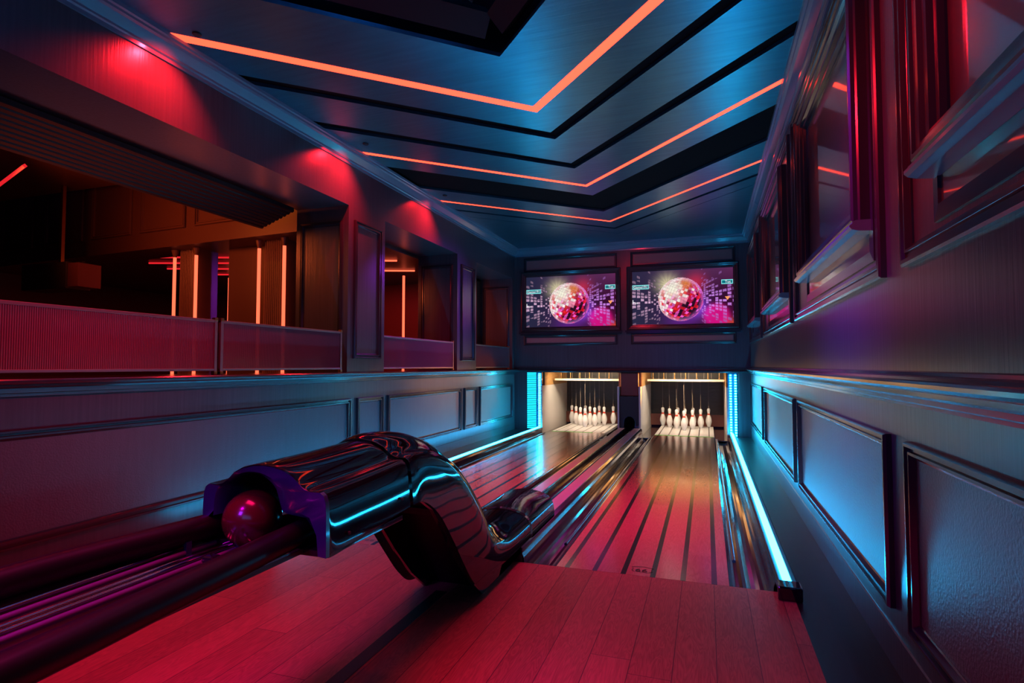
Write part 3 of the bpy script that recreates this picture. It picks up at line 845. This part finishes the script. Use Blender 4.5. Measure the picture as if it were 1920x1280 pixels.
# ---------------------------------------------------------------- pins
PIN = [(0.0255, 0), (0.030, 0.004), (0.036, 0.02), (0.049, 0.06), (0.058, 0.09), (0.0605, 0.115), (0.058, 0.145), (0.050, 0.18), (0.038, 0.215), (0.028, 0.24), (0.0235, 0.262), (0.0235, 0.275), (0.0265, 0.30), (0.0315, 0.325), (0.032, 0.345), (0.028, 0.365), (0.018, 0.377), (0.006, 0.381)]
ROWS = ('front', 'second', 'third', 'back')
WHERE = {1: ('alone',), 2: ('left', 'right'), 3: ('left', 'middle', 'right'), 4: ('far left', 'inner left', 'inner right', 'far right')}


def make_pin(h):
    t = thing('bowling_pin', (0, 0, 0), 'x', 'bowling pin')
    obj('pin_body', lathe(bmesh.new(), PIN, 24), M['pin'], t, smooth=True)
    obj('neck_band', lathe(bmesh.new(), [(0.0285, 0.243), (0.0262, 0.256), (0.0262, 0.274)], 20), M['pinband'], t, smooth=True)
    bm = tube(bmesh.new(), [(0, 0, 0.375), (0, 0, 0.42)], 0.008, 8)
    tube(bm, [(0, 0, 0.42), (0, 0, h)], 0.0042, 6)
    tube(bm, [(0, 0, h), (0, 0, 0.94)], 0.0014, 5)
    obj('cord', bm, M['cord'], t)
    return t


protos = []
for lane, cx in (('right', -0.428), ('left', -2.365)):
    for r in range(4):
        for k in range(r + 1):
            x = cx + (k - r / 2) * 0.302; y = 11.60 + r * 0.262
            if lane == 'right' and k == 0:
                p0 = make_pin((0.875, 0.78, 0.66, 0.52)[r]); protos.append(p0); p = p0
            else:
                p0 = protos[r]; p = p0.copy(); COL.objects.link(p)
                for ch in p0.children:
                    c = ch.copy(); COL.objects.link(c); c.parent = p
            p.location = (x, y, 0)
            if r == 0: lab = 'front pin of the rack on the %s lane, nearest of its ten' % lane
            else: lab = '%s bowling pin in the %s row of the rack on the %s lane' % (WHERE[r + 1][k], ROWS[r], lane)
            tag(p, lab, 'bowling pin', 'bowling pins on the %s lane' % lane)

# ---------------------------------------------------------------- pin pits
for nm, x0, x1 in (('right', -1.165, 0.335), ('left', -3.03, -1.565)):
    t = thing('pit_enclosure', ((x0 + x1) / 2, 11.6, 0), 'wood and white lined pin pit behind the %s lane' % nm, 'pin pit', 'pin pits')
    O = Vector(t.location)

    def part(name, a, b, c, d, e, f, m):
        return obj(name, bx(a - O.x, b - O.x, c - O.y, d - O.y, e, f), M[m], t)
    part('side_panel', x0 - 0.02, x0 + 0.01, 10.70, 12.9, -0.12, 0.86, 'kick')
    part('side_panel', x1 - 0.01, x1 + 0.02, 10.70, 12.9, -0.12, 0.86, 'kick')
    part('upper_side_board', x0 - 0.02, x0 + 0.012, 10.90, 12.9, 0.86, 1.3, 'plywood')
    part('upper_side_board', x1 - 0.012, x1 + 0.02, 10.90, 12.9, 0.86, 1.3, 'plywood')
    part('pit_curtain', x0, x1, 12.78, 12.82, 0.16, 1.3, 'curtain')
    part('cushion_board', x0, x1, 12.70, 12.74, -0.02, 0.22, 'copper')
    part('roof_board', x0, x1, 11.3, 12.9, 1.28, 1.30, 'plywood')
    part('flat_gutter', x0, (x0 + x1) / 2 - 0.52 + (0.0 if nm == 'right' else 0.02), 10.63, 12.7, -0.07, -0.055, 'gutter')
    part('flat_gutter', (x0 + x1) / 2 + 0.54, x1, 10.63, 12.7, -0.07, -0.055, 'gutter')
    # guide bar with pulleys
    t2 = thing('cord_guide_bar', ((x0 + x1) / 2, 11.5, 0.955), 'cream guide bar with brass pulleys above the %s pins' % nm, 'guide bar', 'guide bars above the pins')
    O = Vector(t2.location)
    hw = (x1 - x0) / 2 - 0.06
    obj('bar', bevel(bx(-hw, hw + 0.04, -0.03, 0.03, -0.012, 0.028), 0.006), M['barwhite'], t2)
    obj('bar_shelf', bx(-hw, hw, 0.03, 0.9, 0.0, 0.012), M['brass'], t2)
    for k in range(7):
        x = -hw + 0.1 + k * (2 * hw - 0.15) / 6
        bm = lathe(bmesh.new(), [(0.008, 0.012), (0.008, 0.03), (0.016, 0.032), (0.016, 0.055), (0.009, 0.057), (0.009, 0.15)], 10, (x, 0.12, 0))
        obj('pulley', bm, M['brass'], t2, smooth=True)
    for k in range(10):
        x = -hw + 0.07 + k * (2 * hw - 0.12) / 9
        bm = tube(bmesh.new(), [(x, 0.10, 0.03), (x + 0.01 * math.sin(k * 3), 0.12, 0.28)], 0.0025, 5)
        obj('guide_cord', bm, M['cord'], t2)
    area(((x0 + x1) / 2, 11.05, 1.20), ((x0 + x1) / 2, 11.9, 0.1), 1.0, 0.12, 20, (1, 0.78, 0.52), 2.6)
    area(((x0 + x1) / 2, 11.25, 1.10), ((x0 + x1) / 2, 9.0, 0.15), 1.3, 0.5, 2.2, (1, 0.40, 0.09), 2.8)

# divider between the pits
t = thing('pit_divider', (-1.362, 10.75, 0), 'black ball door housing and copper column between the two pin pits', 'divider')
obj('column', bevel(bx(-0.165, 0.168, 0.02, 0.4, 0.68, 1.119), 0.02), M['copper'], t)
bm = bx(-0.18, -0.10, -0.02, 0.5, 0, 0.68); box(bm, 0.10, 0.172, -0.02, 0.5, 0, 0.68)
# arch
NA = 14
f0 = []
for y in (-0.02, 0.3):
    f0.append([[bm.verts.new((-0.10 + 0.2 * k / NA, y, 0.68)) for k in range(NA + 1)], [bm.verts.new((0.10 * math.cos(PI - PI * k / NA), y, 0.20 + 0.11 * math.sin(PI * k / NA))) for k in range(NA + 1)]])
for k in range(NA):
    bm.faces.new((f0[0][0][k], f0[0][0][k + 1], f0[0][1][k + 1], f0[0][1][k]))
    bm.faces.new((f0[0][1][k], f0[0][1][k + 1], f0[1][1][k + 1], f0[1][1][k]))
obj('housing', bm, M['darkbox'], t)
obj('door_void', bx(-0.10, 0.10, 0.30, 0.32, 0.0, 0.4), M['void'], t)
bm = tube(bmesh.new(), [(0.105 * math.cos(PI - PI * k / 12), -0.024, 0.20 + 0.115 * math.sin(PI * k / 12)) for k in range(13)] + [(0.105, -0.024, 0.0)], 0.004, 6)
obj('arch_trim', bm, M['rail_blue'], t)
for x in (-0.14, 0.14):
    obj('blue_pad', bevel(bx(x - 0.05, x + 0.05, -0.09, -0.025, 0.0, 0.075) if x < 0 else bx(x - 0.04, x + 0.04, -0.09, -0.025, 0.10, 0.15), 0.008), M['rail_blue'], t)

# LED columns beside the pits
t = thing('led_column', (-3.19, YB, 0), 'ribbed metal panel with glowing cyan reflections and diode column at the left of the left pit', 'light', 'cyan light columns')
obj('backing', bx(-0.155, 0.15, 0.0, 0.05, -0.02, 1.119), M['rail_blue'], t)
bm = bmesh.new()
for k in range(30): box(bm, -0.145, 0.035, -0.012, 0.0, 0.03 + k * 0.0365, 0.03 + k * 0.0365 + 0.026)
obj('ribbed_reflecting_panel', bm, M['cyan_bar'], t)  # ribs made to glow in place of mirrored diode light
bm = bmesh.new()
for k in range(34): box(bm, 0.085, 0.125, -0.02, 0.0, 0.02 + k * 0.032, 0.02 + k * 0.032 + 0.016)
obj('diodes', bm, M['cyan_dots'], t)
t = thing('led_column', (0.42, YB, 0), 'twin columns of cyan diodes at the right of the right pit', 'light', 'cyan light columns')
obj('backing', bx(-0.08, 0.09, 0.0, 0.05, -0.02, 1.119), M['rail_blue'], t)
for x in (-0.045, 0.035):
    bm = bmesh.new()
    for k in range(24): box(bm, x, x + 0.032, -0.02, 0.0, 0.02 + k * 0.0455, 0.02 + k * 0.0455 + 0.022)
    obj('diodes', bm, M['cyan_dots'], t)

# ---------------------------------------------------------------- glass railings on the left ledge


def railing(y0, y1, m, label, post_near, post_far):
    t = thing('glass_railing', (-3.64, y0, 1.176), label, 'railing', 'glass railings on the left ledge')
    L_ = y1 - y0
    obj('glass_pane', bx(-0.006, 0.006, 0.02, L_ - 0.02, 0.045, 0.415), M[m], t)
    obj('top_rail', bevel(bx(-0.012, 0.012, 0, L_, 0.41, 0.432), 0.003), M['steel'], t)
    obj('bottom_rail', bevel(bx(-0.012, 0.012, 0, L_, 0.032, 0.052), 0.003), M['steel'], t)
    for k, f in ((0, post_near), (1, post_far)):
        if not f: continue
        y = L_ * k
        obj('post', bevel(bx(-0.014, 0.014, y - 0.028 * k, y + 0.028 * (1 - k), 0.0, 0.432), 0.003), M['steel'], t)
        for z in (0.018, 0.436):
            obj('brass_clamp', bevel(bx(-0.017, 0.017, y - 0.03 * k, y + 0.03 * (1 - k), z - 0.014, z + 0.012), 0.003), M['brass'], t)


railing(0.2, 3.50, 'reeded', 'longest railing pane of reeded glass, at the left edge of the photo', False, True)
railing(3.53, 5.12, 'reeded_fine', 'glass railing pane just left of the nearest pillar', True, True)
railing(5.93, 7.93, 'reeded_fine', 'glass railing between the two pillars', False, True)
railing(8.78, 10.52, 'reeded_fine', 'glass railing behind the farther pillar, next to the back wall', False, True)

# wall washers under the crown on the left
for y in (2.97, 5.05, 6.95):
    t = obj('downlight', lathe(bmesh.new(), [(0.026, 0), (0.030, 0.004), (0.030, 0.012)], 16), M['black'], loc=(-3.32, y, 3.539))
    tag(t, 'small downlight in the ceiling beside the left crown moulding, %s of three' % {2.97: 'nearest', 5.05: 'middle', 6.95: 'farthest'}[y], 'light', 'downlights on the left wall')
    spot((-3.32, y, 3.53), (-3.62, y - 0.12, 2.80), 210, (1, 0.010, 0.02), 112, 1.0, 0.02)

# ---------------------------------------------------------------- room beyond the left openings
A = Vector((-11.0, 5.91, 0)); B = Vector((-4.27, 5.40, 0))
dv = (B - A).normalized(); nv = Vector((dv.y, -dv.x, 0))  # towards the camera
mF = lambda u, v, h: tuple(B + dv * (u) + nv * h + Vector((0, 0, v)))
bm = bmesh.new(); slab(bm, mF, -6.8, 0.2, 2.80, 4.2, -0.5, 0)
wf = struct('wall_far', bm, M['farwall'])
for a, b in ((-6.2, -5.35), (-5.05, -4.15), (-3.95, -3.10), (-2.92, -2.05), (-1.87, -0.9)):
    bm = bmesh.new(); ring(bm, mF, a, b, 3.02, 3.9, PAN); obj('panel_moulding', bm, M['farwall'], wf)
struct('wall_side', bx(-12.2, -12.0, -1.5, 14, 0, 4.2), M['farwall'])
struct('wall_rear', bx(-12.0, XJ, 10.4, 10.6, 0, 4.2), M['farwall'])
struct('floor', bx(-12.2, XJ, -1.5, 14, -0.15, 0.0), M['black'])
struct('ceiling', bx(-12.2, XJ, -1.5, 5.2, 3.55, 3.6), M['farwall'])
struct('ceiling', bx(-12.2, XJ, 6.05, 14, 2.92, 3.0), M['farwall'])


def fluted(u, label, wdt=0.34):
    t = thing('fluted_column', mF(u, 0, -0.25), label, 'column', 'fluted columns with light tubes')
    bm = bmesh.new()
    n_ = 11
    for k in range(n_):
        x = -wdt / 2 + wdt * (k + 0.5) / n_
        tube(bm, [(x, 0, 0), (x, 0, 2.80)], wdt / n_ / 2 * 1.02, 8)
    box(bm, -wdt / 2, wdt / 2, 0.0, 0.3, 0, 2.80)
    obj('fluted_shaft', bm, M['flute'], t)
    for s in (-1, 1):
        bm = tube(bmesh.new(), [(s * (wdt / 2 + 0.035), -0.06, 0), (s * (wdt / 2 + 0.035), -0.06, 2.70)], 0.02, 10)
        obj('light_tube', bm, M['pinkled'], t, smooth=True)
        bm = lathe(bmesh.new(), [(0.022, 2.70), (0.045, 2.80)], 12, (s * (wdt / 2 + 0.035), -0.06, 0))
        obj('tube_cap', bm, M['flute'], t)
    t.rotation_euler = (0, 0, math.atan2(dv.y, dv.x))


fluted(-2.30, 'fluted column between two light tubes in the far room, left one')
fluted(-0.78, 'fluted column between two light tubes in the far room, right one beside the pillar')
for x0, x1, y, lab in ((-6.0, -5.35, 5.95, 'plain dark red partition right of the left fluted column'), (-4.95, -4.35, 5.9, 'plain dark red partition right of the right fluted column')):
    tag(obj('partition', bx(x0, x1, y, y + 0.3, 0, 2.9), M['farwall']), lab, 'partition', 'partitions in the far room')
for x, y, h, lab in ((-8.25, 8.2, 2.85, 'single thin light tube seen between the fluted columns'), (-5.1, 9.0, 2.85, 'light tube seen through the middle opening'), (-4.33, 10.1, 2.9, 'light tube seen through the farthest opening')):
    t = obj('light_tube', tube(bmesh.new(), [(x, y, 0), (x, y, h)], 0.022, 10), M['pinkled'], smooth=True)
    tag(t, lab, 'light', 'light tubes in the far room')
for k, (x0, y0, x1, y1) in enumerate(((-8.4, 6.3, -5.9, 7.2), (-8.5, 6.8, -5.9, 7.7), (-8.7, 7.3, -6.2, 8.2), (-8.9, 7.9, -6.2, 8.8), (-6.6, 8.2, -4.8, 8.85), (-6.0, 7.4, -4.6, 7.9))):
    bm = bmesh.new(); tube(bm, [(x0, y0, 2.90), (x1, y1, 2.90)], 0.014, 4)
    tag(obj('ceiling_light_line', bm, M['redled'] if k < 4 else M['pinkled']), 'thin red light line on the far room ceiling, between the fluted columns' if k < 4 else 'thin orange light line on the far room ceiling, in the middle opening', 'light', 'far room light lines' if k < 4 else 'middle opening light lines')
tag(obj('ceiling_light_line', tube(bmesh.new(), [(-5.96, 3.50, 3.10), (-7.6, 4.05, 3.10)], 0.02, 4), M['redled']), 'red slanting light line at the left edge of the photo', 'light')

# retracted folding shutter under the beam
bm = bmesh.new()
pts = [(XJ + 0.10, 2.94)]
xx, zz = XJ + 0.10, 2.90
for k in range(9):
    pts += [(xx, zz), (xx - 0.02, zz - 0.012), (xx - 0.045, zz - 0.006)]
    xx -= 0.05; zz -= 0.018
pts += [(xx, zz + 0.02), (xx, 2.94)]
bm = extrude_profile(pts, 0.2, 5.0)
t = tag(obj('folding_shutter', bm, M['black']), 'dark ribbed folding shutter drawn up under the beam of the nearest opening', 'shutter')

# hanging loudspeaker
t = thing('hanging_speaker', (-7.75, 5.0, 2.20), 'loudspeaker box hanging from the ceiling in the far room', 'speaker')
obj('cabinet', bevel(bx(-0.5, 0.32, -0.15, 0.15, 0, 0.33), 0.01), M['speaker'], t)
obj('side_panel', bx(0.32, 0.50, -0.13, 0.15, 0.02, 0.31), M['speakerside'], t)
obj('bracket', bx(-0.02, 0.02, -0.02, 0.02, 0.33, 1.345), M['brass'], t)
obj('yoke', bx(-0.2, 0.4, -0.02, 0.02, 0.33, 0.35), M['black'], t)

# added lights that colour the far room, no fixtures built
spot((-4.9, 1.6, 2.7), (-3.95, 5.3, 2.1), 42, (1, 0.30, 0.05), 40, 1.0, 0.1)
area((-6.3, 3.6, 2.9), (-5.4, 5.6, 3.2), 1.0, 0.3, 26, (1, 0.13, 0.03), 2.6)
area((-6.5, 8.0, 2.8), (-6.5, 8.2, 0), 2.0, 1.5, 60, (1, 0.02, 0.03))
spot((-4.9, 4.9, 3.4), (-4.9, 5.5, 3.15), 14, (1, 0.35, 0.03), 90)
